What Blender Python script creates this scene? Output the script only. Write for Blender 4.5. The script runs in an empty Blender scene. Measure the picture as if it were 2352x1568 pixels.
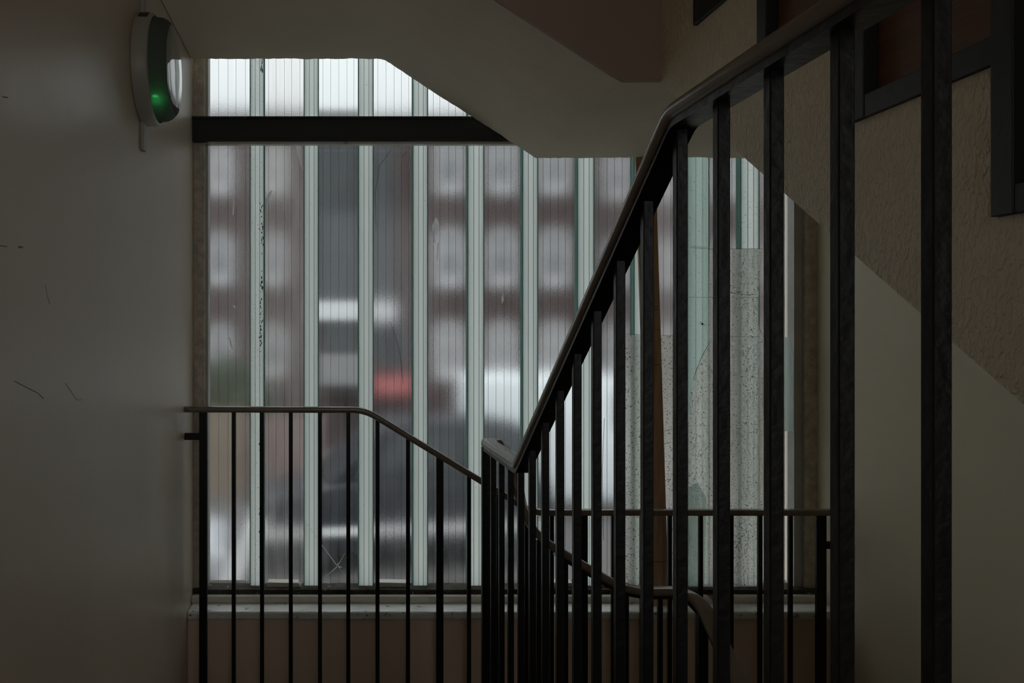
import bpy, bmesh, math, random
from mathutils import Vector, Matrix
random.seed(7)
C = bpy.context.scene.collection
sc = bpy.context.scene

# ------------------------------------------------------------------ camera, world, exposure
K = 0.87          # real metres per layout unit
E = 1.456         # eye height above the half landing
F, VX, VY = 2050.0, 765.0, 774.0
def V(x, y, z): return Vector((x*K, y*K, z*K + E))
def P(px, py, Y):                      # layout x,z of a point that stands at depth Y
    return ((px-VX)*Y/F, (VY-py)*Y/F)
def X(px, Y): return (px-VX)*Y/F
def Z(py, Y): return (VY-py)*Y/F

cam_d = bpy.data.cameras.new('camera'); cam = bpy.data.objects.new('camera', cam_d); C.objects.link(cam)
cam.location = (0, 0, E); cam.rotation_euler = (math.pi/2, 0, 0)
cam_d.sensor_width = 36; cam_d.lens = F/2352*36
cam_d.shift_x = (1176-VX)/2352; cam_d.shift_y = (VY-784)/2352
cam_d.clip_start = 0.02; cam_d.clip_end = 300
sc.camera = cam

w = bpy.data.worlds.new('overcast_sky'); sc.world = w; w.use_nodes = True
nt = w.node_tree; nt.nodes.clear()
wo = nt.nodes.new('ShaderNodeOutputWorld'); bg = nt.nodes.new('ShaderNodeBackground')
tc = nt.nodes.new('ShaderNodeTexCoord'); sx = nt.nodes.new('ShaderNodeSeparateXYZ'); cr = nt.nodes.new('ShaderNodeValToRGB')
nt.links.new(tc.outputs['Generated'], sx.inputs[0]); nt.links.new(sx.outputs['Z'], cr.inputs[0])
# overcast sky: three times as bright overhead as at the horizon
cr.color_ramp.elements[0].position = 0.0; cr.color_ramp.elements[0].color = (0.20, 0.208, 0.211, 1)
e_ = cr.color_ramp.elements.new(0.35); e_.color = (0.31, 0.318, 0.32, 1)
cr.color_ramp.elements[-1].position = 1.0; cr.color_ramp.elements[-1].color = (0.97, 0.97, 0.96, 1)
nt.links.new(cr.outputs[0], bg.inputs[0]); bg.inputs[1].default_value = 2.0
nt.links.new(bg.outputs[0], wo.inputs[0])

vs = sc.view_settings
vs.view_transform = 'Standard'; vs.look = 'None'; vs.gamma = 1; vs.use_curve_mapping = False
vs.exposure = 1.05
cy = sc.cycles
cy.max_bounces = 11; cy.diffuse_bounces = 5; cy.glossy_bounces = 4; cy.transmission_bounces = 8; cy.transparent_max_bounces = 12
cy.sample_clamp_indirect = 4.0; cy.use_denoising = True; cy.blur_glossy = 0.5

# ------------------------------------------------------------------ materials
def mat(name, col, rough=0.6, spec=0.5, metal=0.0, var=0.0, vscale=3.0, vstretch=(1,1,1), col2=None,
        bump=0.0, bscale=60.0, bstretch=(1,1,1), bdist=0.004, speck=None, rvar=0.0):
    m = bpy.data.materials.new(name); m.use_nodes = True
    n = m.node_tree.nodes; l = m.node_tree.links
    b = n['Principled BSDF']; b.inputs['Base Color'].default_value = (*col, 1)
    b.inputs['Roughness'].default_value = rough; b.inputs['Metallic'].default_value = metal
    b.inputs['Specular IOR Level'].default_value = spec
    t = n.new('ShaderNodeTexCoord')
    cur = None
    if var > 0 or col2:
        mp = n.new('ShaderNodeMapping'); mp.inputs['Scale'].default_value = vstretch
        l.new(t.outputs['Object'], mp.inputs[0])
        no = n.new('ShaderNodeTexNoise'); no.inputs['Scale'].default_value = vscale; no.inputs['Detail'].default_value = 6
        no.inputs['Roughness'].default_value = 0.6
        l.new(mp.outputs[0], no.inputs['Vector'])
        r = n.new('ShaderNodeValToRGB'); r.color_ramp.elements[0].position = 0.35; r.color_ramp.elements[1].position = 0.65
        c2 = col2 or tuple(max(0, c*(1-var)) for c in col)
        r.color_ramp.elements[0].color = (*c2, 1); r.color_ramp.elements[1].color = (*col, 1)
        l.new(no.outputs['Fac'], r.inputs[0]); cur = r.outputs[0]
        if rvar:
            mr = n.new('ShaderNodeMapRange'); mr.inputs[3].default_value = rough-rvar; mr.inputs[4].default_value = rough+rvar
            l.new(no.outputs['Fac'], mr.inputs[0]); l.new(mr.outputs[0], b.inputs['Roughness'])
    if speck:
        scol, sscale, thr = speck
        n2 = n.new('ShaderNodeTexNoise'); n2.inputs['Scale'].default_value = sscale; n2.inputs['Detail'].default_value = 8
        l.new(t.outputs['Object'], n2.inputs['Vector'])
        r2 = n.new('ShaderNodeValToRGB'); r2.color_ramp.elements[0].position = thr; r2.color_ramp.elements[1].position = thr+0.04
        r2.color_ramp.elements[0].color = (0,0,0,1); r2.color_ramp.elements[1].color = (1,1,1,1)
        l.new(n2.outputs['Fac'], r2.inputs[0])
        mx = n.new('ShaderNodeMix'); mx.data_type = 'RGBA'
        l.new(r2.outputs[0], mx.inputs['Factor'])
        if cur: l.new(cur, mx.inputs['A'])
        else: mx.inputs['A'].default_value = (*col, 1)
        mx.inputs['B'].default_value = (*scol, 1); cur = mx.outputs['Result']
    if cur: l.new(cur, b.inputs['Base Color'])
    if bump > 0:
        mp = n.new('ShaderNodeMapping'); mp.inputs['Scale'].default_value = bstretch
        l.new(t.outputs['Object'], mp.inputs[0])
        nb = n.new('ShaderNodeTexNoise'); nb.inputs['Scale'].default_value = bscale; nb.inputs['Detail'].default_value = 4
        l.new(mp.outputs[0], nb.inputs['Vector'])
        bu = n.new('ShaderNodeBump'); bu.inputs['Strength'].default_value = bump; bu.inputs['Distance'].default_value = bdist
        l.new(nb.outputs['Fac'], bu.inputs['Height']); l.new(bu.outputs[0], b.inputs['Normal'])
    return m

M = {}
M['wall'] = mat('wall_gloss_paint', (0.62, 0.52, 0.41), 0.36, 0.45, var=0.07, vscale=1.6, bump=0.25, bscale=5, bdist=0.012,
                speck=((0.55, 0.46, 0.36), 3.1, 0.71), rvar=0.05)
M['wall_r'] = mat('wall_cream_paint', (0.85, 0.745, 0.58), 0.5, 0.4, var=0.05, vscale=1.3, bump=0.15, bscale=7, bdist=0.01)
M['soffit'] = mat('soffit_plaster', (0.80, 0.69, 0.56), 0.75, 0.3, var=0.09, vscale=2.2, bump=0.35, bscale=28, bdist=0.006)
M['brown_paint'] = mat('pinkish_brown_paint', (0.80, 0.62, 0.47), 0.6, 0.35, var=0.06, vscale=2, bump=0.2, bscale=40, bdist=0.003)
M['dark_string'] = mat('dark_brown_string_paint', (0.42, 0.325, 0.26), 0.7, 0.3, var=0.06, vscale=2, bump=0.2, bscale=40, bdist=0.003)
M['floor'] = mat('grey_floor', (0.20, 0.18, 0.16), 0.6, 0.4, var=0.3, vscale=9, bump=0.2, bscale=90)
M['iron'] = mat('black_gloss_enamel', (0.0065, 0.0062, 0.0058), 0.34, 0.3, bump=0.35, bscale=70, bdist=0.0025, var=0.3, vscale=12, rvar=0.08)
M['steel_beam'] = mat('black_beam_paint', (0.022, 0.023, 0.022), 0.5, 0.4, bump=0.3, bscale=50, bdist=0.002)
M['pvc'] = mat('brown_plastic_handrail', (0.20, 0.155, 0.12), 0.22, 0.65, var=0.25, vscale=8, bump=0.12, bscale=25, bdist=0.003,
               speck=((0.20, 0.18, 0.15), 22, 0.72))
M['sill'] = mat('flaking_white_sill_paint', (0.82, 0.82, 0.79), 0.35, 0.6, var=0.16, vscale=14, vstretch=(0.4,2,1), bump=0.5, bscale=75, bstretch=(0.5,1.6,1), bdist=0.006,
                speck=((0.20, 0.18, 0.15), 38, 0.64))
M['frame'] = mat('stained_frame_paint', (0.85, 0.83, 0.77), 0.5, 0.5, col2=(0.66, 0.62, 0.54), vscale=7, vstretch=(0.5,1,3), bump=0.7, bscale=55, bdist=0.004,
                 speck=((0.13, 0.075, 0.04), 9, 0.63))
M['jamb'] = mat('brown_grey_render', (0.78, 0.70, 0.59), 0.9, 0.1, var=0.3, vscale=30, bump=0.6, bscale=120)
M['mould'] = mat('mouldy_dark_channel', (0.09, 0.08, 0.065), 0.8, 0.2, col2=(0.03, 0.026, 0.02), vscale=18, bump=0.5, bscale=60, speck=((0.35,0.34,0.3), 30, 0.66))
M['pale_edge'] = mat('pale_aluminium_edge', (0.55, 0.55, 0.53), 0.5, 0.5, var=0.15, vscale=8)
M['timber'] = mat('brown_timber', (0.62, 0.43, 0.28), 0.65, 0.35, col2=(0.48, 0.29, 0.17), vscale=5, vstretch=(8,8,0.7), bump=0.5, bscale=25, bstretch=(6,6,0.6), bdist=0.003)
M['ply'] = mat('dark_brown_board', (0.20, 0.10, 0.062), 0.55, 0.4, col2=(0.14, 0.07, 0.045), vscale=3, vstretch=(1,0.8,8), bump=0.3, bscale=20, bstretch=(1,1,8))
M['black_wood'] = mat('black_frame_paint', (0.022, 0.023, 0.025), 0.5, 0.45, var=0.25, vscale=9, bump=0.25, bscale=40)
M['lamp_body'] = mat('cream_lamp_plastic', (0.42, 0.40, 0.35), 0.4, 0.5)
M['label_dark'] = mat('dark_lamp_label', (0.05, 0.04, 0.035), 0.5, 0.4)
M['trunking'] = mat('painted_trunking', (0.43, 0.41, 0.36), 0.45, 0.5, bump=0.3, bscale=20)

def woodchip():
    m = mat('woodchip_wall_paint', (0.88, 0.785, 0.61), 0.55, 0.45)
    n = m.node_tree.nodes; l = m.node_tree.links; b = n['Principled BSDF']
    t = n.new('ShaderNodeTexCoord'); mp = n.new('ShaderNodeMapping'); mp.inputs['Scale'].default_value = (1, 1.2, 0.6)
    l.new(t.outputs['Object'], mp.inputs[0])
    a = n.new('ShaderNodeTexNoise'); a.inputs['Scale'].default_value = 95; a.inputs['Detail'].default_value = 2.5; a.inputs['Distortion'].default_value = 0.6
    l.new(mp.outputs[0], a.inputs['Vector'])
    r = n.new('ShaderNodeValToRGB'); r.color_ramp.elements[0].position = 0.46; r.color_ramp.elements[1].position = 0.68
    l.new(a.outputs['Fac'], r.inputs[0])
    bu = n.new('ShaderNodeBump'); bu.inputs['Strength'].default_value = 0.8; bu.inputs['Distance'].default_value = 0.005
    l.new(r.outputs[0], bu.inputs['Height']); l.new(bu.outputs[0], b.inputs['Normal'])
    return m
M['woodchip'] = woodchip()

def glass_mat(name, col, rough, haze, haze_col, bump=0.34, bscale=320, streak=True, dirt=0.0, clear=0.0, back=0.35):
    m = bpy.data.materials.new(name); m.use_nodes = True
    n = m.node_tree.nodes; l = m.node_tree.links; n.clear()
    o = n.new('ShaderNodeOutputMaterial'); g = n.new('ShaderNodeBsdfGlass'); g.inputs['Color'].default_value = (*col, 1)
    g.inputs['Roughness'].default_value = rough; g.inputs['IOR'].default_value = 1.45
    tr = n.new('ShaderNodeBsdfTranslucent'); tr.inputs['Color'].default_value = (*haze_col, 1)
    df = n.new('ShaderNodeBsdfDiffuse'); df.inputs['Color'].default_value = tuple(c*0.5 for c in haze_col)+(1,)
    h = n.new('ShaderNodeMixShader'); h.inputs[0].default_value = back; l.new(tr.outputs[0], h.inputs[1]); l.new(df.outputs[0], h.inputs[2])
    t = n.new('ShaderNodeTexCoord')
    if bump:
        nb = n.new('ShaderNodeTexNoise'); nb.inputs['Scale'].default_value = bscale; nb.inputs['Detail'].default_value = 1
        l.new(t.outputs['Object'], nb.inputs['Vector'])
        bu = n.new('ShaderNodeBump'); bu.inputs['Strength'].default_value = bump; bu.inputs['Distance'].default_value = 0.00022
        l.new(nb.outputs['Fac'], bu.inputs['Height']); l.new(bu.outputs[0], g.inputs['Normal'])
    mx = n.new('ShaderNodeMixShader'); l.new(g.outputs[0], mx.inputs[1]); l.new(h.outputs[0], mx.inputs[2])
    if streak:
        mp = n.new('ShaderNodeMapping'); mp.inputs['Scale'].default_value = (1, 1, 0.09)
        l.new(t.outputs['Object'], mp.inputs[0])
        ns = n.new('ShaderNodeTexNoise'); ns.inputs['Scale'].default_value = 42; ns.inputs['Detail'].default_value = 5
        l.new(mp.outputs[0], ns.inputs['Vector'])
        mr = n.new('ShaderNodeMapRange'); mr.inputs[1].default_value = 0.3; mr.inputs[2].default_value = 0.75
        mr.inputs[3].default_value = haze*0.45; mr.inputs[4].default_value = min(1, haze*1.7)
        l.new(ns.outputs['Fac'], mr.inputs[0]); fac = mr.outputs[0]
        # scratches and paint splashes: a few opaque-white flecks
        mp2 = n.new('ShaderNodeMapping'); mp2.inputs['Scale'].default_value = (1, 1, 0.22)
        l.new(t.outputs['Object'], mp2.inputs[0])
        n3 = n.new('ShaderNodeTexNoise'); n3.inputs['Scale'].default_value = 38; n3.inputs['Detail'].default_value = 9; n3.inputs['Roughness'].default_value = 0.7
        l.new(mp2.outputs[0], n3.inputs['Vector'])
        r3 = n.new('ShaderNodeMapRange'); r3.inputs[1].default_value = 0.72; r3.inputs[2].default_value = 0.76; r3.inputs[3].default_value = 0; r3.inputs[4].default_value = 0.55
        l.new(n3.outputs['Fac'], r3.inputs[0])
        mxv = n.new('ShaderNodeMath'); mxv.operation = 'MAXIMUM'; l.new(fac, mxv.inputs[0]); l.new(r3.outputs[0], mxv.inputs[1])
        l.new(mxv.outputs[0], mx.inputs[0])
    else:
        mx.inputs[0].default_value = haze
    last = mx.outputs[0]
    if clear:
        tp = n.new('ShaderNodeBsdfTransparent'); m4 = n.new('ShaderNodeMixShader'); m4.inputs[0].default_value = clear
        l.new(last, m4.inputs[1]); l.new(tp.outputs[0], m4.inputs[2]); last = m4.outputs[0]
    if dirt:
        nd = n.new('ShaderNodeTexNoise'); nd.inputs['Scale'].default_value = 170; nd.inputs['Detail'].default_value = 5
        l.new(t.outputs['Object'], nd.inputs['Vector'])
        rd = n.new('ShaderNodeMapRange'); rd.inputs[1].default_value = 0.74-dirt; rd.inputs[2].default_value = 0.78-dirt
        l.new(nd.outputs['Fac'], rd.inputs[0])
        dd = n.new('ShaderNodeBsdfDiffuse'); dd.inputs['Color'].default_value = (0.02, 0.018, 0.014, 1)
        m5 = n.new('ShaderNodeMixShader'); l.new(rd.outputs[0], m5.inputs[0]); l.new(last, m5.inputs[1]); l.new(dd.outputs[0], m5.inputs[2]); last = m5.outputs[0]
    l.new(last, o.inputs['Surface'])
    return m
HC = (0.80, 0.84, 0.84)
M['plank'] = glass_mat('wired_obscure_glass', (0.88, 0.90, 0.905), 0.105, 0.028, HC)
M['plank_milky'] = glass_mat('milky_obscure_glass', (0.885, 0.895, 0.895), 0.12, 0.065, HC)
M['plank_clear'] = glass_mat('clearer_wired_glass', (0.87, 0.90, 0.905), 0.07, 0.022, HC, bump=0.14)
M['strip'] = glass_mat('pale_green_joint_glass', (0.92, 0.97, 0.955), 0.3, 0.60, (0.88, 0.93, 0.915), bump=0.1, bscale=200, streak=False, dirt=0.04, back=0.05)
M['strip_mould'] = glass_mat('mouldy_green_joint_glass', (0.92, 0.97, 0.955), 0.3, 0.60, (0.88, 0.93, 0.915), bump=0.1, bscale=200, streak=False, dirt=0.09, back=0.05)
M['flange'] = glass_mat('dark_green_glass_edge', (0.42, 0.66, 0.60), 0.2, 0.8, (0.50, 0.66, 0.62), bump=0, streak=False)
M['sheet'] = glass_mat('dirty_plastic_sheet', (0.90, 0.89, 0.87), 0.2, 0.42, (0.90, 0.87, 0.82), bump=0.2, bscale=300, streak=False, dirt=0.13, clear=0.2, back=0.08)
M['shard'] = glass_mat('green_glass_shard', (0.82, 0.90, 0.88), 0.15, 0.35, (0.72, 0.82, 0.80), bump=0, streak=False, dirt=0.05, clear=0.2, back=0.08)
M['wire'] = mat('wire', (0.12, 0.125, 0.125), 0.5)
M['bright_crack'] = glass_mat('white_crack', (0.95, 0.97, 0.97), 0.1, 0.9, (0.97, 0.97, 0.97), bump=0, streak=False)
M['dark_crack'] = mat('dark_crack', (0.03, 0.03, 0.028), 0.6)
M['lens'] = mat('glossy_lamp_front', (0.20, 0.215, 0.21), 0.04, 1.0)
M['lens_rim'] = glass_mat('frosted_lamp_rim', (0.70, 0.72, 0.71), 0.25, 0.88, (0.40, 0.41, 0.405), bump=0, streak=False, back=0.6)
g = bpy.data.materials.new('green_led'); g.use_nodes = True
gb = g.node_tree.nodes['Principled BSDF']; gb.inputs['Base Color'].default_value = (0.05, 0.8, 0.2, 1)
gb.inputs['Emission Color'].default_value = (0.06, 1.0, 0.22, 1); gb.inputs['Emission Strength'].default_value = 13
M['led'] = g
# outside
M['brick'] = mat('red_brown_brick', (0.062, 0.032, 0.031), 0.9, 0.2, col2=(0.045, 0.027, 0.027), vscale=1.2, bump=0.4, bscale=30)
M['brick_grey'] = mat('grey_brown_brick', (0.10, 0.075, 0.072), 0.9, 0.2, col2=(0.075, 0.05, 0.05), vscale=1.0)
M['band'] = mat('grey_concrete_band', (0.24, 0.235, 0.235), 0.9, 0.2, var=0.2)
M['slate'] = mat('dark_roof', (0.16, 0.16, 0.165), 0.7, var=0.3)
M['white_frame'] = mat('white_window_frame', (0.68, 0.68, 0.69), 0.5)
M['ext_glass'] = mat('reflecting_pane', (0.10, 0.11, 0.12), 0.08, 1.0)
M['curtain'] = mat('net_curtain', (0.30, 0.30, 0.305), 0.8, var=0.15, vscale=5)
M['dark_panel'] = mat('dark_blue_grey_cladding', (0.034, 0.042, 0.047), 0.5, var=0.3)
M['asphalt'] = mat('grey_asphalt', (0.085, 0.082, 0.08), 0.9, 0.2, var=0.25, vscale=0.8, bump=0.3, bscale=40)
M['grass'] = mat('scrubby_grass', (0.11, 0.10, 0.072), 0.95, 0.1, col2=(0.05, 0.046, 0.034), vscale=9)
M['kerb'] = mat('pale_kerb', (0.62, 0.62, 0.62), 0.8, var=0.15)
M['buff'] = mat('buff_render', (0.21, 0.17, 0.13), 0.9, 0.2, var=0.15)
M['pinkwall'] = mat('pink_render', (0.21, 0.15, 0.14), 0.9, 0.2, var=0.15)
M['hedge'] = mat('hedge_leaf', (0.035, 0.05, 0.024), 0.8, 0.3, var=0.5, vscale=12, bump=1.0, bscale=18, bdist=0.05)
M['car_dark'] = mat('dark_blue_car_paint', (0.010, 0.012, 0.018), 0.3, 0.3)
M['car_silver'] = mat('silver_car_paint', (0.42, 0.44, 0.47), 0.3, 0.5, metal=0.3)
M['car_white'] = mat('white_van_paint', (0.74, 0.79, 0.82), 0.35, 0.5)
M['car_red'] = mat('red_van_paint', (0.42, 0.05, 0.05), 0.35, 0.5)
M['car_glass'] = mat('car_glass', (0.02, 0.025, 0.03), 0.06, 0.8)
M['awning'] = mat('faded_red_awning', (0.30, 0.07, 0.07), 0.8)
M['scuff'] = mat('grey_scuff', (0.13, 0.115, 0.10), 0.7)
M['tyre'] = mat('tyre', (0.012, 0.012, 0.012), 0.8)
M['chrome'] = mat('pale_trim', (0.7, 0.7, 0.7), 0.3, 0.5)

# ------------------------------------------------------------------ mesh helpers (layout units, converted by V)
class MB:
    def __init__(s, raw=False): s.v = []; s.f = []; s.raw = raw
    def add(s, vs_, fs):
        o = len(s.v); s.v += [tuple(p) if s.raw else tuple(V(*p)) for p in vs_]; s.f += [tuple(i+o for i in f) for f in fs]
    def box(s, x0, x1, y0, y1, z0, z1):
        s.add([(x0,y0,z0),(x1,y0,z0),(x1,y1,z0),(x0,y1,z0),(x0,y0,z1),(x1,y0,z1),(x1,y1,z1),(x0,y1,z1)],
              [(0,3,2,1),(4,5,6,7),(0,1,5,4),(1,2,6,5),(2,3,7,6),(3,0,4,7)]); return s
    def prism(s, poly, axis, a, b):
        def q(u, v, t):
            return (t,u,v) if axis == 'x' else ((u,t,v) if axis == 'y' else (u,v,t))
        n = len(poly)
        vs_ = [q(u,v,a) for u,v in poly] + [q(u,v,b) for u,v in poly]
        fs = [tuple(range(n)), tuple(range(2*n-1, n-1, -1))] + [(i, i+n, (i+1)%n+n, (i+1)%n) for i in range(n)]
        s.add(vs_, fs); return s
    def hexa(s, p):
        s.add(p, [(0,3,2,1),(4,5,6,7),(0,1,5,4),(1,2,6,5),(2,3,7,6),(3,0,4,7)]); return s
    def sweep(s, path, prof):
        n = len(prof); vs_ = []; pts = [Vector(p) for p in path]; ph = None
        for i, p in enumerate(pts):
            t = (pts[min(i+1, len(pts)-1)] - pts[max(i-1, 0)]).normalized()
            h = Vector((t.x, t.y, 0))
            if h.length < 0.15 and ph is not None: h = ph
            h.normalize(); ph = h
            u = Vector((-h.y, h.x, 0)); u.normalize()
            v = t.cross(u) * -1
            v = (u.cross(t)) if (u.cross(t)).z >= 0 else t.cross(u)
            for a, b in prof: vs_.append(p + u*a + v*b)
        fs = []
        for i in range(len(pts)-1):
            for j in range(n):
                k = (j+1) % n
                fs.append((i*n+j, i*n+k, (i+1)*n+k, (i+1)*n+j))
        fs.append(tuple(range(n-1, -1, -1))); m0 = (len(pts)-1)*n; fs.append(tuple(range(m0, m0+n)))
        s.add(vs_, fs); return s
    def lathe(s, prof, centre, axis='x', seg=40, sy=1.0):   # prof: (offset along axis, radius)
        vs_ = []; fs = []
        for off, r in prof:
            for k in range(seg):
                a = 2*math.pi*k/seg; c, d = r*math.cos(a), r*math.sin(a)
                if axis == 'x': vs_.append((centre[0]+off, centre[1]+c, centre[2]+d))
                elif axis == 'y': vs_.append((centre[0]+c, centre[1]+off, centre[2]+d))
                else: vs_.append((centre[0]+c, centre[1]+d, centre[2]+off))
        for i in range(len(prof)-1):
            for k in range(seg):
                k2 = (k+1) % seg; fs.append((i*seg+k, i*seg+k2, (i+1)*seg+k2, (i+1)*seg+k))
        fs.append(tuple(range(seg))); m0 = (len(prof)-1)*seg; fs.append(tuple(range(m0+seg-1, m0-1, -1)))
        s.add(vs_, fs); return s
    def build(s, name, m, parent=None, smooth=False, bevel=0.0, seg=2):
        me = bpy.data.meshes.new(name); me.from_pydata(s.v, [], s.f); me.update()
        bm = bmesh.new(); bm.from_mesh(me); bmesh.ops.recalc_face_normals(bm, faces=bm.faces)
        if bevel:
            bmesh.ops.bevel(bm, geom=[e for e in bm.edges], offset=bevel, segments=seg, profile=0.5, affect='EDGES', clamp_overlap=True)
        bm.to_mesh(me); bm.free()
        if smooth:
            for p in me.polygons: p.use_smooth = True
            try: me.set_sharp_from_angle(angle=math.radians(40))
            except Exception: pass
        me.materials.append(M[m]); o = bpy.data.objects.new(name, me); C.objects.link(o)
        if parent:
            o.parent = parent; o.matrix_parent_inverse = Matrix.Translation(parent.location).inverted()
        return o
def thing(name, label, cat, loc, group=None, kind=None):
    o = bpy.data.objects.new(name, None); C.objects.link(o); o.location = V(*loc); o.empty_display_size = 0.1
    if kind: o['kind'] = kind
    if label: o['label'] = label; o['category'] = cat
    if group: o['group'] = group
    return o
def tag(o, label, cat, group=None, kind=None):
    o['label'] = label; o['category'] = cat
    if group: o['group'] = group
    if kind: o['kind'] = kind
    return o
def struct(o): o['kind'] = 'structure'; return o
def rounded(pts, r, n=6):
    out = [Vector(pts[0])]
    for i in range(1, len(pts)-1):
        a, b, c = Vector(pts[i-1]), Vector(pts[i]), Vector(pts[i+1])
        ra = min(r, (a-b).length*0.45, (c-b).length*0.45)
        p, q = b+(a-b).normalized()*ra, b+(c-b).normalized()*ra
        for k in range(n+1):
            t = k/n; out.append(p*(1-t)**2 + b*2*t*(1-t) + q*t*t)
    out.append(Vector(pts[-1])); return out

# ------------------------------------------------------------------ room shell
XL, XR, YB = -0.69, 2.40, -3.2
SF, SN = 4.33, 3.054            # far / near edges of the overhead slabs
XT = 1.117                      # well face of the right-hand flight
WZ0, WZ1 = -4.25, 3.35
struct(MB().box(XL-0.25, XL, YB-0.2, 4.75, WZ0, WZ1).build('wall_left', 'wall'))
struct(MB().box(XR, XR+0.25, YB-0.2, 4.75, WZ0, WZ1).build('wall_right', 'wall_r'))
bx0, bx1, bz0, bz1 = XL+0.45, XR-0.10, -0.75, 1.75      # unseen window opening added behind the camera for fill daylight
m = MB()
m.box(XL, XR, YB-0.2, YB, WZ0, bz0); m.box(XL, XR, YB-0.2, YB, bz1, WZ1); m.box(XL, bx0, YB-0.2, YB, bz0, bz1); m.box(bx1, XR, YB-0.2, YB, bz0, bz1)
struct(m.build('wall_back', 'wall_r'))
m = MB(); t_ = 0.05
m.box(bx0, bx1, YB-0.12, YB-0.06, bz0, bz0+t_); m.box(bx0, bx1, YB-0.12, YB-0.06, bz1-t_, bz1)
for q_ in range(4):
    xx = bx0+(bx1-bx0-t_)*q_/3; m.box(xx, xx+t_, YB-0.12, YB-0.06, bz0+t_, bz1-t_)
struct(m.build('added_fill_window', 'white_frame'))  # frame of the added fill opening, never in view
struct(MB().box(XL, XR, 4.25, 4.75, WZ0, -1.335).build('wall_window', 'brown_paint'))
struct(MB().box(XL, XR, 4.40, 4.75, 3.05, WZ1).build('wall_window_top', 'wall_r'))
struct(MB().box(XL-0.25, XR+0.25, YB-0.2, 4.75, WZ0-0.2, WZ0).build('floor', 'floor'))
struct(MB().box(XL-0.25, XR+0.25, YB-0.2, 4.75, WZ1, WZ1+0.2).build('ceiling', 'soffit'))

# ------------------------------------------------------------------ window
YG = 4.50
win = thing('window_1', None, None, ((XL+XR)/2, 4.5, -1.3), kind='structure')
ZB, ZT = Z(1356, YG), 3.05
strips = [(573,608),(697,733),(822,859),(947,984),(1073,1113),(1199,1237),(1325,1366),(1455,1500),(1578,1630),(1700,1745)]
edges = [(468,472)] + strips + [(1824,1848)]
mats = ['plank','plank_milky','plank_clear','plank','plank','plank','plank','plank','plank_milky','plank','plank_milky']
planks = []
for i in range(11):
    a, b = edges[i][1], edges[i+1][0]
    x0, x1 = X(a-6, YG), X(b+6, YG)
    m = MB()
    m.box(x0, x1, YG, YG+0.008, ZB, ZT)
    p = m.build('glass_plank', mats[i], win); planks.append(p)
    wm = MB(); nw = 5
    for k in range(nw):
        xx = X(a + (b-a)*(k+0.55)/nw + random.uniform(-1.5, 1.5), YG)
        wm.box(xx-0.0006, xx+0.0006, YG-0.0035, YG-0.001, ZB, ZT)
    wo_ = wm.build('vertical_wires', 'wire', p)
    wo_['kind'] = 'stuff'
for i, (a, b) in enumerate(strips):
    Ys = 4.455
    x0, x1 = X(a, Ys), X(b, Ys)
    s = MB().box(x0+0.006, x1-0.006, Ys, Ys+0.007, ZB, ZT).build('joint_strip', 'strip_mould' if i in (0, 8, 9) else 'strip', win)
    for xe in (x0+0.001, x1-0.006):
        MB().box(xe, xe+0.0045, Ys-0.002, YG+0.008, ZB, ZT).build('glass_flange', 'flange', s)
    r_ = MB()
    for fx in (0.38, 0.68):
        xx = x0+(x1-x0)*fx; r_.box(xx-0.001, xx+0.001, Ys-0.003, Ys-0.001, ZB, ZT)
    q = r_.build('vertical_wires', 'wire', s); q['kind'] = 'stuff'
# black mould along the first joint
mm = MB()
for k in range(240):
    zz = random.uniform(Z(1340, 4.45), 1.45); px = 600 + random.gauss(0, 2.2); h = random.uniform(0.002, 0.010)
    dens = math.sin(zz*5)+math.sin(zz*13+1)
    if dens < -0.4: continue
    xx = X(px, 4.452); ww = random.uniform(0.001, 0.0035)
    mm.prism([(xx-ww, zz), (xx-ww*0.3, zz-h), (xx+ww, zz-h*0.4), (xx+ww*0.8, zz+h*0.6), (xx-ww*0.2, zz+h)], 'y', 4.4515, 4.4535)
q = mm.build('mould_specks', 'dark_crack', win); q['kind'] = 'stuff'
# jambs, edges, frame rails
MB().box(XL, X(470,4.42), 4.42, 4.52, ZB, ZT).build('jamb', 'jamb', win)
MB().box(X(1850,4.42), XR, 4.42, 4.52, ZB, ZT).build('jamb', 'jamb', win)
MB().box(X(470,4.45), X(478,4.45), 4.45, 4.52, ZB, ZT).build('edge_bead', 'pale_edge', win)
MB().box(X(1824,4.44), X(1848,4.44), 4.44, 4.52, ZB, ZT).build('edge_bead', 'pale_edge', win)
MB().box(XL, XR, 4.35, 4.56, -1.297, -1.262).build('frame_rail', 'frame', win, bevel=0.004)
MB().box(XL, XR, 4.385, 4.56, -1.262, -1.240).build('glazing_channel', 'mould', win)
for i, (a, b) in ((1, (612, 692)), (3, (862, 943)), (6, (1240, 1322)), (7, (1368, 1450))):
    z0 = -1.240
    MB().prism([(X(a,4.44), z0), (X(b,4.44), z0), (X(b-7,4.44), z0+0.020), (X(a+3,4.44), z0+0.023)], 'y', 4.43, 4.495).build('putty_fillet', 'frame', win)
struct(MB().box(XL, XR, 4.215, 4.40, -1.335, -1.296).build('window_sill', 'sill', None, bevel=0.009, seg=3)).name = 'trim_1'

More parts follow.
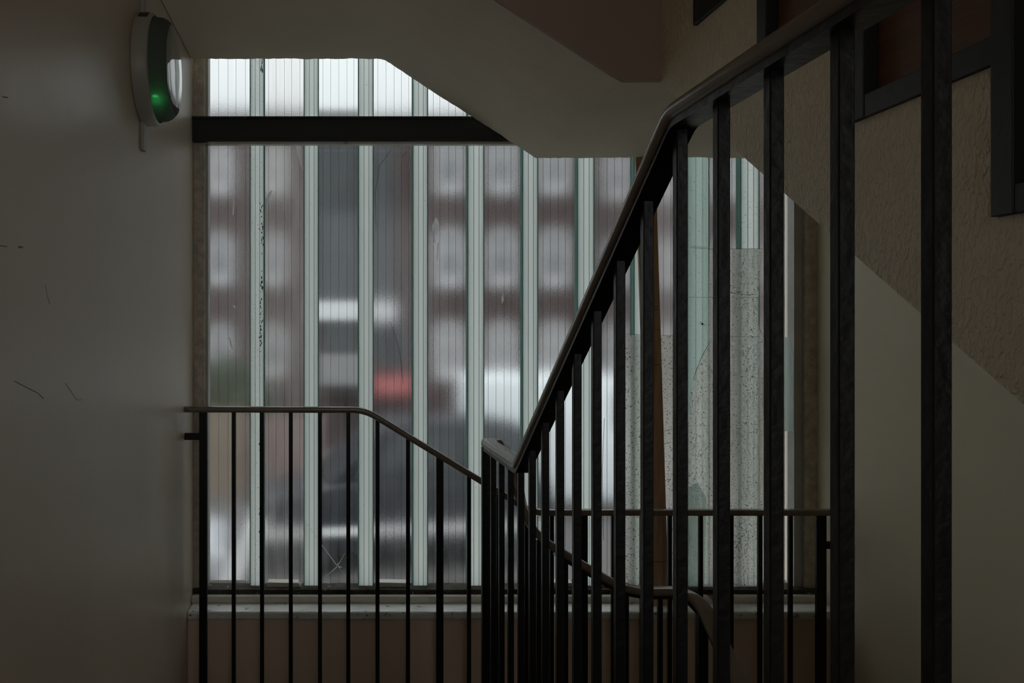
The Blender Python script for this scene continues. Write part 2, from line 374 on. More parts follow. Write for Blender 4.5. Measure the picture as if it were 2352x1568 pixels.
# cracked plank: star crack; scratches
def line_strip(m, p0, p1, Y, w0, w1=None):
    w1 = w0 if w1 is None else w1
    a = Vector((X(p0[0],Y), Z(p0[1],Y))); b = Vector((X(p1[0],Y), Z(p1[1],Y))); d = (b-a).normalized(); nrm = Vector((-d.y, d.x))
    q = [a+nrm*w0/2, b+nrm*w1/2, b-nrm*w1/2, a-nrm*w0/2]
    m.prism([(v.x, v.y) for v in q], 'y', Y-0.0015, Y)
m = MB()
for p0, p1, a, b in [((775,1300),(700,1196),0.004,0.001),((775,1300),(747,1325),0.005,0.001),((775,1300),(786,1303),0.009,0.002),
                     ((775,1300),(792,1270),0.003,0.001),((775,1300),(795,1322),0.002,0.001),((775,1300),(776,1290),0.006,0.001),((816,1100),(830,1060),0.001,0.001)]:
    line_strip(m, p0, p1, 4.45 if p0[0] > 0 else YG, a, b)
m.build('star_crack', 'bright_crack', planks[2])
m = MB()
for pts in [[(898,345),(872,380),(862,440),(864,520)],[(895,738),(908,770),(920,820),(926,880)],[(935,348),(925,360)]]:
    for p0, p1 in zip(pts, pts[1:]): line_strip(m, p0, p1, 4.495, 0.0016)
m.build('dark_scratch', 'dark_crack', planks[3])
def splash(plank, outline, holes=0):
    MB().prism([(X(a,4.494), Z(b,4.494)) for a, b in outline], 'y', 4.4925, 4.4945).build('paint_splash', 'bright_crack', plank)
splash(planks[4], [(1001,498),(1009,514),(1010,528),(1004,530),(1001,524),(998,531),(999,556),(996,556),(993,530),(992,518)])
splash(planks[4], [(1005,560),(1008,556),(1007,580),(1004,606),(1003,590)])
splash(planks[1], [(608,462),(622,436),(626,440),(617,458),(610,472)])
splash(planks[1], [(680,332),(692,332),(694,392),(687,372),(683,352)])
splash(planks[0], [(524,772),(528,776),(535,796),(536,804),(531,798),(527,784)])
splash(planks[0], [(534,698),(539,702),(543,706),(540,708),(536,704)])
splash(planks[0], [(535,455),(538,460),(537,492),(534,496)])
splash(planks[5], [(1152,686),(1156,668),(1157,690),(1153,698)])
# broken right-hand panes: dirty sheets, shards, cracks
def sheet(outline, Y, m, name, t=0.004):
    return MB().prism([(X(a,Y), Z(b,Y)) for a, b in outline], 'y', Y, Y+t).build(name, m, win)
sheet([(1434,768),(1576,772),(1576,1352),(1434,1352)], 4.445, 'sheet', 'plastic_sheet')
sheet([(1630,571),(1752,571),(1744,640),(1741,740),(1752,772),(1752,1352),(1582,1352),(1581,980),(1588,900),(1604,838),(1628,790)], 4.435, 'sheet', 'plastic_sheet')
sheet([(1580,340),(1624,340),(1626,786),(1602,838),(1587,900),(1580,975)], 4.44, 'shard', 'glass_shard')
sheet([(1582,1120),(1603,1108),(1622,1142),(1618,1350),(1582,1350)], 4.428, 'shard', 'glass_shard')
sheet([(1802,775),(1813,773),(1822,820),(1824,990),(1802,990)], 4.445, 'shard', 'glass_shard')
m = MB()
for pts in [[(1628,788),(1612,818),(1600,848),(1592,872)],[(1577,572),(1592,566),(1625,568)],[(1741,740),(1746,760),(1753,771)],[(1578,682),(1660,684),(1752,682)],
            [(1526,1019),(1543,1014)],[(1526,990),(1543,985)],[(1582,1215),(1583,1248),(1580,1272)],[(1530,1215),(1534,1260),(1534,1320)]]:
    for p0, p1 in zip(pts, pts[1:]): line_strip(m, p0, p1, 4.426, 0.0034 if pts[0][0] in (1628,1526,1530) else 0.0018)
m.build('bright_crack', 'bright_crack', win)
m = MB()
for pts in [[(1434,767),(1575,771)],[(1672,672),(1725,678)],[(1590,569),(1640,572),(1752,571)],[(1672,773),(1745,773)],[(1388,960),(1383,1080),(1386,1240)]]:
    for p0, p1 in zip(pts, pts[1:]): line_strip(m, p0, p1, 4.424, 0.0016)
m.build('dark_crack', 'dark_crack', win)
m = MB()      # cobwebs and dead insects caught on the sheets
def blob(px, py, r, Y=4.424):
    n = 7; m.prism([(X(px,Y)+r*random.uniform(.5,1.2)*math.cos(6.283*k/n), Z(py,Y)+r*random.uniform(.5,1.2)*math.sin(6.283*k/n)) for k in range(n)], 'y', Y-0.002, Y)
blob(1613, 744, 0.007); blob(1609, 740, 0.003); blob(1617, 748, 0.002)
for k in range(260):
    c = random.choice([(1700,1235,18,22),(1705,1220,22,12),(1690,1270,9,25),(1700,1320,16,22),(1695,900,22,180),(1708,640,22,60),(1600,1290,14,40),(1452,1025,7,9),(1690,1060,16,40),(1604,1020,14,60)])
    blob(random.gauss(c[0], c[2]), random.gauss(c[1], c[3]), random.uniform(0.0007, 0.0024))
for k in range(34):
    x_, y_ = random.gauss(1697, 13), random.gauss(1240, 34)
    a = random.uniform(0, 6.28); line_strip(m, (x_, y_), (x_+14*math.cos(a), y_+14*math.sin(a)), 4.424, 0.0009)
q = m.build('cobweb_specks', 'dark_crack', win); q['kind'] = 'stuff'

# steel beam across the glazing
m = MB(); Yb = 4.38; zt, zb = Z(268, Yb), Z(324, Yb)
m.box(XL, XR, Yb, Yb+0.008, zb, zt); m.box(XL, XR, Yb-0.012, Yb+0.05, zt-0.012, zt); m.box(XL, XR, Yb-0.008, Yb+0.05, zb, zb+0.012)
bo = m.build('steel_beam', 'steel_beam', None, bevel=0.0015)
tag(bo, 'black painted steel beam running level across the glass planks', 'beam')
MB().box(X(470, 4.40), XR, 4.39, 4.43, zb-0.012, zb).build('glazing_bead', 'frame', bo)

# timber prop
pz0, pz1 = -1.296, 1.14
def prop_x(y, side): return (1505+(y-362)*0.0305 if side else 1459.5+(y-362)*0.0335)
a0, b0 = X(prop_x(1390,0), 4.315), X(prop_x(1390,1), 4.315); a1, b1 = X(prop_x(240,0), 4.35), X(prop_x(240,1), 4.35)
pr = MB().hexa([(a0,4.312,pz0),(b0,4.312,pz0),(b0,4.334,pz0),(a0,4.334,pz0),(a1,4.345,pz1),(b1,4.345,pz1),(b1,4.367,pz1),(a1,4.367,pz1)]).build('timber_prop', 'timber', None, bevel=0.002)
tag(pr, 'brown timber plank standing on the sill, leaning against the broken glass', 'timber')
m = MB()
for yy in (758, 838, 705, 712, 1290):
    t = (yy-240)/1150; Yp = 4.345-0.033*t
    m = MB(); line_strip(m, (prop_x(yy,0)+2, yy), (prop_x(yy,1)-1, yy-1), Yp-0.0002, 0.0022); m.build('saw_mark', 'dark_crack', pr)


# ------------------------------------------------------------------ overhead staircase (next storey)
up = thing('overhead_staircase', 'plastered underside of concrete stair flights and landings overhead', 'staircase', (0.6, 3.7, 0.87))
kx0, kx1, zh, zl = 0.243, 0.982, 1.350, 0.870
TH = 0.23
# profile of the soffit in x,z with rounded kink
def sof(x):
    if x < kx0-0.03: return zh
    if x < kx0+0.03:
        t = (x-(kx0-0.03))/0.06; s_ = (zh-zl)/(kx1-kx0); return zh - s_*0.03*t*t
    if x < kx1: return zh-(x-kx0)*(zh-zl)/(kx1-kx0)
    return zl
xs = [XL+i*(XT-XL)/90 for i in range(91)]
xs = sorted(set([round(x,4) for x in xs] + [round(kx1,4), 0.213, 0.273]))
vs_, fs = [], []
rows = [SN, 3.6, 4.22, 4.295, SF]
xs[0] = XL+0.0025
allx = xs + [XT+0.02+i*(XR-0.0025-XT-0.02)/40 for i in range(41)]
jit = {}
ph = 0
for x in allx:
    ph = ph*0.6 + random.uniform(-1, 1)*0.0022; jit[x] = ph
for j, y in enumerate(rows):
    for x in allx:
        z = sof(x) + (jit[x] if j == len(rows)-1 else (jit[x]*0.3 if j == len(rows)-2 else 0))
        vs_.append((x, y, z))
n = len(allx)
for j in range(len(rows)-1):
    for i in range(n-1): fs.append((j*n+i, j*n+i+1, (j+1)*n+i+1, (j+1)*n+i))
# far edge, top, near edge
tf = len(vs_)
for x in allx: vs_.append((x, SF, sof(x)+TH))
for x in allx: vs_.append((x, SN, sof(x)+TH))
for i in range(n-1):
    a = (len(rows)-1)*n
    fs.append((a+i, a+i+1, tf+i+1, tf+i)); fs.append((tf+i, tf+i+1, tf+n+i+1, tf+n+i)); fs.append((tf+n+i, tf+n+i+1, i+1, i))
m = MB(); m.add(vs_, fs); so = m.build('landing_soffit', 'soffit', up, smooth=True)
# dark well face of the window-side flight
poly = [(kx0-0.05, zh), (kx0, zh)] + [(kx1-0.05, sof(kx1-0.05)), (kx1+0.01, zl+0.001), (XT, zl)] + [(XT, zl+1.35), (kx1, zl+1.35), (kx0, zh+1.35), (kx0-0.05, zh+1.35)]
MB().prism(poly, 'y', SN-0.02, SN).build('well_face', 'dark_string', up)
# rounded chamfer between the dark face and soffit: small fillet bead
# left flight overhead rising towards the camera
sl = 0.608
MB().prism([(SN, zh), (SN, zh+TH), (2.40, zh+TH), (1.30, 2.03+TH), (YB+.003, 2.03+TH), (YB+.003, 2.03), (1.30, 2.03), (2.42, zh)], 'x', XL+0.0025, 0.47).build('left_flight', 'soffit', up)
# right flight: stepped string wall + slab
ye = -0.27
zs = lambda y: zl-(SN-y)*sl
MB().prism([(SN, zl), (SN, zl+TH), (ye, zs(ye)+TH), (ye, zs(ye))], 'x', XT+0.08, XR-0.0025).build('right_flight', 'soffit', up)
dk = [3.154, 2.742, 2.330, 1.911, 1.5015, 1.088, 0.674, 0.20, -0.27]
zk = [1.205, 0.955, 0.705, 0.458, 0.201, -0.05, -0.30, -0.55]
# far side of string top is stepped with the panels
poly = [(SN, zl), (ye, zs(ye))]
st = [(ye, zk[7])]
for i in range(7, 0, -1):
    st += [(dk[i], zk[i]), (dk[i], zk[i-1])]
st += [(SN, zk[0])]
poly += st
MB().prism(poly, 'x', XT, XT+0.08).build('textured_string_wall', 'woodchip', up)

scuffs = MB()
def wall_scuff(pts, wpx=1.6):
    for (ax, ay), (bx_, by_) in zip(pts, pts[1:]):
        q = []
        for px_, py_, o in ((ax, ay, -1), (bx_, by_, -1), (bx_, by_, 1), (ax, ay, 1)):
            d_ = XL*F/(px_-VX); q.append((d_, (VY-py_+o*wpx*0.5)*d_/F))
        scuffs.prism(q, 'x', XL, XL+0.0006)
wall_scuff([(104, 655), (108, 676), (114, 699)]); wall_scuff([(33, 875), (58, 888), (86, 902), (100, 915)], 1.8)
wall_scuff([(0, 564), (16, 566)], 2.2); wall_scuff([(42, 567), (52, 568)], 4); wall_scuff([(150, 880), (176, 918), (188, 918)], 1.2); wall_scuff([(6, 222), (18, 224)], 2.4)
sco = scuffs.build('scuff_marks', 'scuff', bpy.data.objects['wall_left']); sco['kind'] = 'stuff'

pan = thing('boarded_balustrade', 'stepped black-framed brown board panels on the textured stair wall at upper right', 'balustrade', (XT, 2.0, 0.5))
fw = 0.050
for i in range(0, 8):
    yf = dk[i] if i > 0 else SN-0.0206; yn = dk[i+1]; zb_ = zk[i]; zt_ = zb_+1.05
    zt2 = zt_+0.0
    MB().box(XT+0.022, XT+0.034, yn+0.0006, yf-fw*0.5, zb_+0.02, zt2).build('board', 'ply', pan)
    fr = MB(); 
    fr.box(XT-0.012, XT+0.02, yf-fw, yf-0.0006, zb_+0.0006, zt2)
    fr.build('stile', 'black_wood', pan, bevel=0.0015)
    MB().box(XT-0.010, XT+0.022, yn, yf-fw, zb_+0.0006, zb_+fw-0.002).build('bottom_rail', 'black_wood', pan, bevel=0.0015)
    MB().box(XT-0.010, XT+0.022, yn, yf-fw, zt2-fw, zt2).build('top_rail', 'black_wood', pan, bevel=0.0015)

# ------------------------------------------------------------------ our own stairs (mostly below the frame)
stair = thing('lower_staircase', 'concrete stair flights and landings below the black railings', 'staircase', (0.6, 2.0, -1.67))
zB, zC, zD = -1.01, -1.67, -2.145
MB().box(XL+0.0025, 0.484, -0.29, 1.22, zB-0.2, zB).build('landing', 'floor', stair)
MB().box(XL+0.0025, XR-0.0025, YB+.003, -0.29, zB-0.2, zB).build('landing', 'floor', stair)
MB().box(XL+0.0025, 0.484, 2.32, 4.138, zC-0.2, zC).build('landing', 'floor', stair)
MB().box(XT+0.02, XR-0.0025, 2.912, 4.138, zD-0.2, zD).build('landing', 'floor', stair)
MB().box(0.9, XT+0.02, 2.912, 4.138, zD-0.2, zD).build('landing', 'floor', stair)
for k in range(4):
    y0 = 1.22+k*0.275; zt_ = zB-0.165*(k+1)+0.0
    if k < 3: MB().box(XL+0.0025, 0.484, y0, y0+0.275+0.02, zt_-0.2, zt_).build('step', 'floor', stair)
MB().box(XL+0.0025, 0.484, 2.02, 2.32, zC-0.2, zC).build('step', 'floor', stair)
for k in range(2):
    x0 = 0.484+k*0.206; MB().box(x0, x0+0.22, 2.912, 4.138, zC-0.158*(k+1)-0.2, zC-0.158*(k+1)).build('step', 'floor', stair)
for k in range(12):
    y1 = 2.912-k*0.265; MB().box(XT+0.07, XR-0.0025, y1-0.285, y1, zD-0.163*(k+1)-0.2, zD-0.163*(k+1)).build('step', 'floor', stair)

# ------------------------------------------------------------------ railings
def rr(w_, h_, r_, top=0.0):
    pts = []
    for cx, cz, a0 in ((w_/2-r_, h_/2-r_, 0), (-w_/2+r_, h_/2-r_, 90), (-w_/2+r_, -h_/2+r_, 180), (w_/2-r_, -h_/2+r_, 270)):
        for k in range(4):
            a = math.radians(a0+k*30); pts.append((cx+r_*math.cos(a), cz+r_*math.sin(a)))
    return pts
cap = rr(0.050, 0.024, 0.009); flat = [(-0.019,-0.022),(0.019,-0.022),(0.019,-0.010),(-0.019,-0.010)]
capL = rr(0.046, 0.028, 0.008)

well = thing('well_railing', 'black iron stair railing with brown handrail, rising close at right past the camera', 'railing', (0.5, 2.4, -1.67))
XA = 0.5
pB, pA, pC = (XA, 1.282, 0.3215), (XA, 2.366, -0.340), (XA, 2.90, -0.342)
path = [(XA, -0.9, 0.3215), pB, pA, (XA, 2.80, -0.342)]
path = rounded(path, 0.022, 5)
tailp = [(XA, 2.80, -0.342), (0.503, 2.88, -0.342), (0.520, 2.925, -0.344), (0.548, 2.945, -0.352), (0.574, 2.935, -0.385), (0.592, 2.92, -0.445), (0.613, 2.905, -0.535), (0.638, 2.90, -0.603), (0.672, 2.90, -0.648), (0.73, 2.90, -0.690), (0.90, 2.90, -0.792), (0.955, 2.90, -0.815), (1.01, 2.90, -0.824), (1.085, 2.90, -0.824), (1.125, 2.892, -0.826), (1.158, 2.865, -0.838), (1.174, 2.825, -0.860), (1.178, 2.77, -0.893)]
# densify the tail with a Catmull-Rom pass
def catmull(pts, n=5):
    P_ = [Vector(p) for p in pts]; out = []
    for i in range(len(P_)-1):
        p0, p1, p2, p3 = P_[max(i-1,0)], P_[i], P_[i+1], P_[min(i+2, len(P_)-1)]
        for k in range(n):
            t = k/n
            out.append(0.5*((2*p1)+(-p0+p2)*t+(2*p0-5*p1+4*p2-p3)*t*t+(-p0+3*p1-3*p2+p3)*t**3))
    out.append(P_[-1]); return out
tail = catmull(tailp)
full = path[:-1] + tail + [Vector((1.178, 0.2, -0.893-2.57*0.617))]
MB().sweep(full, cap).build('handrail', 'pvc', well, smooth=True)
MB().sweep(path[:-1] + [Vector((XA, 2.86, -0.342))], flat).build('flat_bar', 'iron', well)
MB().sweep([Vector(p) for p in tailp[9:]] + [Vector((1.178, 0.2, -0.893-2.57*0.617))], flat).build('flat_bar', 'iron', well)
def rail_z(y):
    if y < 1.282: return 0.3215
    if y < 2.366: return 0.3215-(y-1.282)*0.6102
    return -0.342
def floor_z(y):
    if y < 1.22: return zB-0.14
    if y < 2.32: return zB-0.14-(y-1.22)*0.6
    return zC-0.14
bw = 0.0082
ks = list(range(-6, 17))
for k in ks:
    y = 0.7398+0.1364*k; w_ = bw
    if k == 16: w_ = 0.0135; 
    MB().box(XA-w_, XA+w_, y-w_, y+w_, floor_z(y), rail_z(y)-0.016).build('newel_post' if k in (1, 16) else 'baluster', 'iron', well, bevel=0.0012, seg=1)
# balusters of the short flight beside the window and of the flight going down
def tail_z(x):
    for a, b in zip(tailp, tailp[1:]):
        if a[0] <= x <= b[0] and a[0] != b[0]: return a[2]+(b[2]-a[2])*(x-a[0])/(b[0]-a[0])
    return -0.83
for x in (0.668, 0.755, 0.860, 0.952, 1.062):
    MB().box(x-0.0075, x+0.0075, 2.8925, 2.9075, (zC if x < 0.69 else zC-0.16 if x < .9 else zD)-0.14, tail_z(x)-0.016).build('baluster', 'iron', well, bevel=0.001, seg=1)
MB().box(1.152, 1.182, 2.81, 2.84, zD-0.15, -0.875).build('newel_post', 'iron', well, bevel=0.001, seg=1)
for k in range(17):
    y = 2.67-k*0.1365; zz = -0.893-(2.77-y)*0.617
    MB().box(1.170, 1.186, y-0.008, y+0.008, zz-1.40, zz-0.018).build('baluster', 'iron', well, bevel=0.001, seg=1)

lr = thing('window_railing', 'black railing with thin brown handrail stepping down along the window sill', 'railing', (0.8, 4.15, -1.67))
YLr = 4.15
zU, zL_ = Z(941, YLr), Z(1176, YLr)
xa, xb = X(838, YLr), X(1222, YLr)
pth = rounded([(XL+0.003, YLr, zU+0.003), (xa, YLr, zU), (xb, YLr, zL_), (XR-0.003, YLr, zL_)], 0.06, 6)
MB().sweep(pth, capL).build('handrail', 'pvc', lr, smooth=True)
def lz(x): return zU if x < xa else (zL_ if x > xb else zU+(zL_-zU)*(x-xa)/(xb-xa))
posts = {467, 1010, 1340, 1885}
for px in (467, 537, 602, 668, 735, 800, 867, 937, 1010, 1077, 1144, 1209, 1267, 1340, 1408, 1474, 1538, 1609, 1679, 1745, 1815, 1885):
    x = X(px, YLr); h = 0.0185 if px in (467,1340,1885) else (0.0165 if px == 1010 else 0.0092)
    if px == 1885: h = 0.023
    zf = (zC if x < 0.6 else zC-0.16 if x < 0.8 else zD)-0.12
    MB().box(x-h, x+h, YLr-0.009, YLr+0.009, zf, lz(x)-0.008).build('post' if px in posts else 'baluster', 'iron', lr, bevel=0.001, seg=1)
MB().box(XL, X(460,YLr), YLr-0.006, YLr+0.006, Z(1010,YLr), Z(994,YLr)).build('wall_bracket', 'iron', lr, bevel=0.001, seg=1)
MB().box(X(1895,YLr), XR, YLr-0.006, YLr+0.006, Z(1260,YLr), Z(1243,YLr)).build('wall_bracket', 'iron', lr, bevel=0.001, seg=1)

# ------------------------------------------------------------------ lamp
LY, LZ, LR = 3.225, 0.963, 0.198
lamp = thing('bulkhead_lamp', 'round cream bulkhead lamp with smoked lens and green light on left wall', 'lamp', (XL, LY, LZ))
MB().lathe([(0.0, LR-0.004), (0.004, LR), (0.050, LR-0.001), (0.056, LR-0.006), (0.058, LR-0.012), (0.045, LR-0.014)], (XL, LY, LZ), seg=64).build('lamp_body', 'lamp_body', lamp, smooth=True)
MB().lathe([(0.045, LR-0.014), (0.085, LR-0.018), (0.102, LR-0.026), (0.112, LR-0.036), (0.116, LR-0.040), (0.110, LR-0.044), (0.095, LR-0.042), (0.080, LR-0.026), (0.047, LR-0.020)], (XL, LY, LZ), seg=64).build('lens_rim', 'lens_rim', lamp, smooth=True)
MB().lathe([(0.110, LR-0.043), (0.1165, LR-0.041), (0.119, LR-0.050), (0.1205, 0.08), (0.121, 0.005)], (XL, LY, LZ), seg=64).build('lens_front', 'lens', lamp, smooth=True)
MB().lathe([(0.052, LR-0.06), (0.058, LR-0.062), (0.062, 0.03), (0.062, 0.001)], (XL, LY, LZ), seg=40).build('reflector_tray', 'lamp_body', lamp, smooth=True)
MB().lathe([(0.060, 0.004), (0.072, 0.006), (0.078, 0.004), (0.080, 0.001)], (XL, 3.125, 0.845), seg=12).build('green_indicator', 'led', lamp, smooth=True)
tb = MB()
for a in range(0, 5):
    t0 = math.radians(116+a*3); t1 = math.radians(119+a*3); r0, r1 = LR-0.001, LR+0.0012
    tb.hexa([(XL+0.012, LY+r0*math.cos(t0), LZ+r0*math.sin(t0)), (XL+0.046, LY+r0*math.cos(t0), LZ+r0*math.sin(t0)), (XL+0.046, LY+r0*math.cos(t1), LZ+r0*math.sin(t1)), (XL+0.012, LY+r0*math.cos(t1), LZ+r0*math.sin(t1)),
             (XL+0.012, LY+r1*math.cos(t0), LZ+r1*math.sin(t0)), (XL+0.046, LY+r1*math.cos(t0), LZ+r1*math.sin(t0)), (XL+0.046, LY+r1*math.cos(t1), LZ+r1*math.sin(t1)), (XL+0.012, LY+r1*math.cos(t1), LZ+r1*math.sin(t1))])
tb.build('rating_label', 'label_dark', lamp)
tr = MB(); tr.box(XL, XL+0.014, 3.19, 3.235, LZ-LR-0.095, LZ-LR+0.012)
tk = tr.build('cable_trunking', 'trunking', None, bevel=0.002); tag(tk, 'short stub of painted cable trunking just below the round lamp', 'trunking')
tk2 = MB().box(XL, XL+0.014, 3.19, 3.235, LZ+LR-0.012, zh-0.002).build('cable_trunking', 'trunking', None, bevel=0.002)
tag(tk2, 'painted cable trunking running up from the round lamp to the soffit', 'trunking')

# ------------------------------------------------------------------ outside
GZ = -3.8
struct(MB().box(-60, 70, 4.9, 90, GZ-0.3, GZ).build('floor_street', 'asphalt'))
def building(name, label, Y, px0, px1, ytop, wallm, cols, rows_, ww, hh, parapet='band', depth=9):
    x0, x1 = X(px0,Y), X(px1,Y); zt = Z(ytop,Y)
    b = thing(name, label, 'building', ((x0+x1)/2, Y+depth/2, GZ))
    MB().box(x0, x1, Y, Y+depth, GZ, zt).build('brick_wall', wallm, b)
    MB().box(x0-0.02, x1+0.02, Y-0.12, Y+depth, zt, zt+0.35).build('parapet', parapet, b)
    for c in cols:
        for r in rows_:
            cx, cz = X(c,Y), Z(r,Y); hw, h2 = ww/2, hh/2
            f = MB(); t = 0.14
            f.box(cx-hw, cx-hw+t, Y-0.07, Y+0.01, cz-h2, cz+h2); f.box(cx+hw-t, cx+hw, Y-0.07, Y+0.01, cz-h2, cz+h2)
            f.box(cx-hw, cx+hw, Y-0.07, Y+0.01, cz+h2-t, cz+h2); f.box(cx-hw, cx+hw, Y-0.07, Y+0.01, cz-h2, cz-h2+t)
            f.box(cx-hw, cx+hw, Y-0.06, Y+0.01, cz+h2*0.25, cz+h2*0.25+0.09)
            f.box(cx-hw-0.08, cx+hw+0.08, Y-0.14, Y, cz-h2-0.12, cz-h2)
            fo = f.build('window', 'white_frame', b)
            MB().box(cx-hw+t, cx+hw-t, Y-0.03, Y-0.01, cz-h2+t, cz+h2-t).build('pane', 'curtain' if (c*7+r) % 3 else 'ext_glass', fo)
    return b
bA = building('apartment_building', 'red-brown brick apartment block seen blurred through the middle glass planks', 30, 849, 1345, 285, 'brick', (1032, 1152, 1272), (375, 588, 800), 0.95, 1.75)
bB = building('apartment_building', 'grey-brown brick block with dark stair glazing seen through the left glass planks', 31, 380, 834, 276, 'brick_grey', (505, 628), (385, 590, 800), 0.85, 1.6)
Y = 31
MB().box(X(726,Y), X(822,Y), Y-0.35, Y, Z(690,Y), Z(318,Y)).build('stair_glazing', 'dark_panel', bB)
MB().box(X(722,Y), X(832,Y), Y-0.9, Y, Z(735,Y), Z(694,Y)).build('entrance_canopy', 'white_frame', bB)
MB().box(X(742,Y), X(815,Y), Y-0.2, Y, Z(800,Y), Z(738,Y)).build('entrance_door', 'dark_panel', bB)
MB().box(X(735,Y), X(828,Y), Y-1.2, Y-0.4, Z(880,Y), Z(812,Y)).build('porch_wall', 'band', bB)
MB().prism([(Y-1.9, Z(900,Y-1.9)), (Y-1.2, Z(862,Y-1.2)), (Y-1.2, Z(866,Y-1.2)), (Y-1.9, Z(906,Y-1.9))], 'x', X(858,Y-1.2), X(945,Y-1.2)).build('red_awning', 'awning', bA)
Y = 30
MB().box(X(852,Y), X(902,Y), Y-0.30, Y, Z(690,Y), Z(322,Y)).build('stair_glazing', 'dark_panel', bA)
MB().box(X(850,Y), X(905,Y), Y-0.80, Y, Z(738,Y), Z(694,Y)).build('entrance_canopy', 'white_frame', bA)
MB().box(X(854,Y), X(935,Y), Y-0.20, Y, Z(850,Y), Z(742,Y)).build('entrance_door', 'dark_panel', bA)
bC = building('apartment_building', 'brick block with pale windows seen through the right glass planks', 33, 1360, 2050, 305, 'brick_grey', (1415, 1540, 1665, 1790, 1915), (400, 600, 795), 0.9, 1.6)
# garden walls and hedge on the left
tag(MB().box(X(200,21), X(556,21), 21, 21.4, GZ, Z(945,21)).build('garden_wall', 'buff', None, bevel=0.02), 'buff rendered garden wall seen low through the leftmost glass plank', 'wall')
tag(MB().box(X(562,22), X(745,22), 22, 22.4, GZ, Z(960,22)).build('garden_wall', 'pinkwall', None, bevel=0.02), 'pinkish garden wall seen low through the second glass plank', 'wall')
tag(MB().box(X(1330,22), X(1950,22), 22, 22.4, GZ, Z(960,22)).build('garden_wall', 'buff', None, bevel=0.02), 'buff garden wall seen low through the broken right-hand glass', 'wall')
hm = bmesh.new(); bmesh.ops.create_icosphere(hm, subdivisions=4, radius=1.0)
for v in hm.verts:
    d = v.co.normalized(); k = 1+0.18*math.sin(d.x*9+d.z*5)*math.cos(d.y*7+d.z*8)+random.uniform(-.05,.05); v.co = d*k
me = bpy.data.meshes.new('garden_hedge'); hm.to_mesh(me); hm.free(); me.materials.append(M['hedge'])
ho = bpy.data.objects.new('garden_hedge', me); C.objects.link(ho); ho.location = V(X(520,25), 25, GZ+1.3); ho.scale = (1.35, 0.8, 1.5)
tag(ho, 'dark green bush behind the buff garden wall at far left', 'bush')

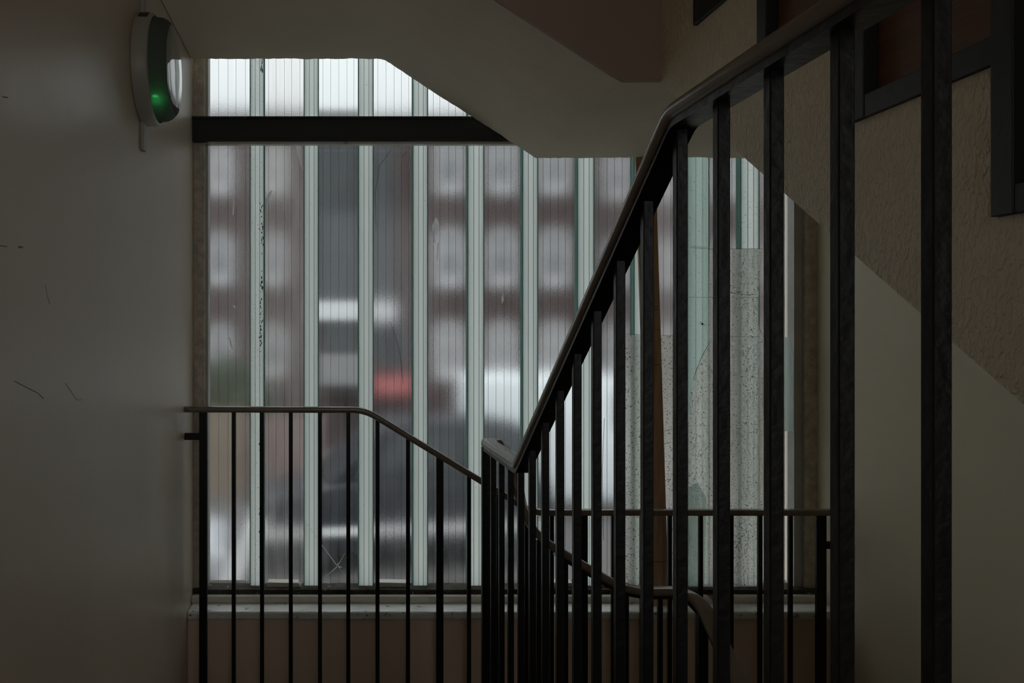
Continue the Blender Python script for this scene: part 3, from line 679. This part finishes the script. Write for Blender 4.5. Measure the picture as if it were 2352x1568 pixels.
def car(name, label, cat, paint, x, y, length, height, width, facing=-1, van=False, trim=False):
    """side-on vehicle; x,y = centre in layout units; dimensions in layout units; facing -1 = nose to the left"""
    t = thing(name, label, cat, (x, y, GZ)); L, H, Wd = length/2, height, width/2
    def S(u): return x + u*L*(-facing)*-1*-1 if False else x + (u*L if facing > 0 else -u*L)
    wl = GZ+0.33
    hood = GZ+H*0.56; belt = GZ+H*0.60
    if van: body = [(-1,wl),(-1,GZ+H*0.96),(-.96,GZ+H),(0.45,GZ+H),(0.55,GZ+H*0.97),(0.74,GZ+H*0.56),(0.97,GZ+H*0.46),(1,wl)]
    else: body = [(-1,wl),(-1.0,GZ+H*0.50),(-.97,belt),(0.42,belt),(0.93,GZ+H*0.50),(1,GZ+H*0.40),(1,wl)]
    MB().prism([(S(a),b) for a,b in body], 'y', y-Wd, y+Wd).build('car_body', paint, t, bevel=0.05, seg=3, smooth=True)
    if van:
        MB().prism([(S(a),b) for a,b in [(0.38,GZ+H*0.62),(0.38,GZ+H*0.90),(0.52,GZ+H*0.90),(0.68,GZ+H*0.62)]], 'y', y-Wd-0.01, y+Wd+0.01).build('side_window', 'car_glass', t)
        MB().hexa([(S(0.75),y-Wd*.85,GZ+H*.58),(S(0.75),y+Wd*.85,GZ+H*.58),(S(0.73),y+Wd*.85,GZ+H*.58),(S(0.73),y-Wd*.85,GZ+H*.58),
                   (S(0.585),y-Wd*.85,GZ+H*.93),(S(0.585),y+Wd*.85,GZ+H*.93),(S(0.56),y+Wd*.85,GZ+H*.93),(S(0.56),y-Wd*.85,GZ+H*.93)]).build('windscreen', 'car_glass', t)
    else:
        cab = [(-0.94,belt-.02),(-0.86,GZ+H*0.94),(-0.72,GZ+H),(0.02,GZ+H),(0.12,GZ+H*0.97),(0.50,belt-.02)]
        MB().prism([(S(a),b) for a,b in cab], 'y', y-Wd*0.86, y+Wd*0.86).build('cabin', paint, t, bevel=0.04, seg=2, smooth=True)
        for a in ([(-0.82,belt+.03),(-0.76,GZ+H*0.92),(-0.40,GZ+H*0.92),(-0.40,belt+.03)], [(-0.36,belt+.03),(-0.36,GZ+H*0.92),(0.04,GZ+H*0.92),(0.34,belt+.03)]):
            MB().prism([(S(u),v) for u,v in a], 'y', y-Wd*0.86-0.012, y+Wd*0.86+0.012).build('side_window', 'car_glass', t)
        MB().hexa([(S(0.50),y-Wd*.8,belt+.03),(S(0.50),y+Wd*.8,belt+.03),(S(0.47),y+Wd*.8,belt+.03),(S(0.47),y-Wd*.8,belt+.03),
                   (S(0.155),y-Wd*.78,GZ+H*.95),(S(0.155),y+Wd*.78,GZ+H*.95),(S(0.12),y+Wd*.78,GZ+H*.95),(S(0.12),y-Wd*.78,GZ+H*.95)]).build('windscreen', 'car_glass', t)
    for u in (-0.62, 0.62):
        for sy in (-1, 1):
            wh = MB().lathe([(-0.11,0.24),(-0.11,0.33),(-0.08,0.37),(0.08,0.37),(0.11,0.33),(0.11,0.24)], (S(u), y+sy*(Wd-0.10), GZ+0.37), axis='y', seg=24).build('wheel', 'tyre', t, smooth=True)
            MB().lathe([(-0.115,0.03),(-0.118,0.22),(-0.105,0.235),(0.105,0.235),(0.118,0.22),(0.115,0.03)], (S(u), y+sy*(Wd-0.10), GZ+0.37), axis='y', seg=20).build('hubcap', 'dark_panel', wh, smooth=True)
    MB().box(min(S(0.985),S(1.01)), max(S(0.985),S(1.01)), y-Wd*.85, y-Wd*.5, GZ+H*.34, GZ+H*.42).build('headlamp', 'white_frame', t)
    MB().box(min(S(-0.985),S(-1.01)), max(S(-0.985),S(-1.01)), y-Wd*.85, y-Wd*.55, GZ+H*.40, GZ+H*.52).build('rear_lamp', 'car_red', t)
    if trim: MB().box(min(S(-.98),S(.98)), max(S(-.98),S(.98)), y-Wd-0.03, y-Wd+0.01, Z(1224,y-Wd), Z(1206,y-Wd)).build('side_trim', 'chrome', t)
    return t
car('parked_car', 'dark blue parked car seen blurred behind the railing, low in the middle planks', 'car', 'car_dark', X(905,15.4), 15.4, 5.0, 2.42, 2.0, -1, trim=True).rotation_euler.z = math.radians(9)
car('parked_car', 'silver parked car low behind the leftmost glass plank, beside the left wall', 'car', 'car_silver', X(205,13.6), 13.6, 4.2, 1.68, 1.95, 1)
car('parked_van', 'white van seen bright through the sixth plank left of the sloping handrail', 'van', 'car_white', X(1290,20), 20.0, 4.4, 2.96, 2.2, 1, van=True)
m = MB(); m.box(-20, 30, 10.9, 11.15, GZ, GZ+0.16)
tag(m.build('kerb', 'kerb', None, bevel=0.02), 'pale kerb line along the near edge of the road', 'kerb')
tag(MB().prism([(X(478,13.0), GZ), (X(540,13.0), GZ), (X(612,13.0), Z(1195,13.0)), (X(575,13.0), Z(1195,13.0))], 'y', 12.6, 13.0).build('sloping_ramp_wall', 'kerb', None, bevel=0.02), 'pale sloping ramp wall at the bottom of the leftmost plank', 'wall')
gm = MB().box(-20, 30, 4.9, 10.9, GZ, GZ+0.10).build('grass_verge', 'grass'); tag(gm, 'scrubby brown-green grass verge below the window outside', 'grass', kind='stuff')
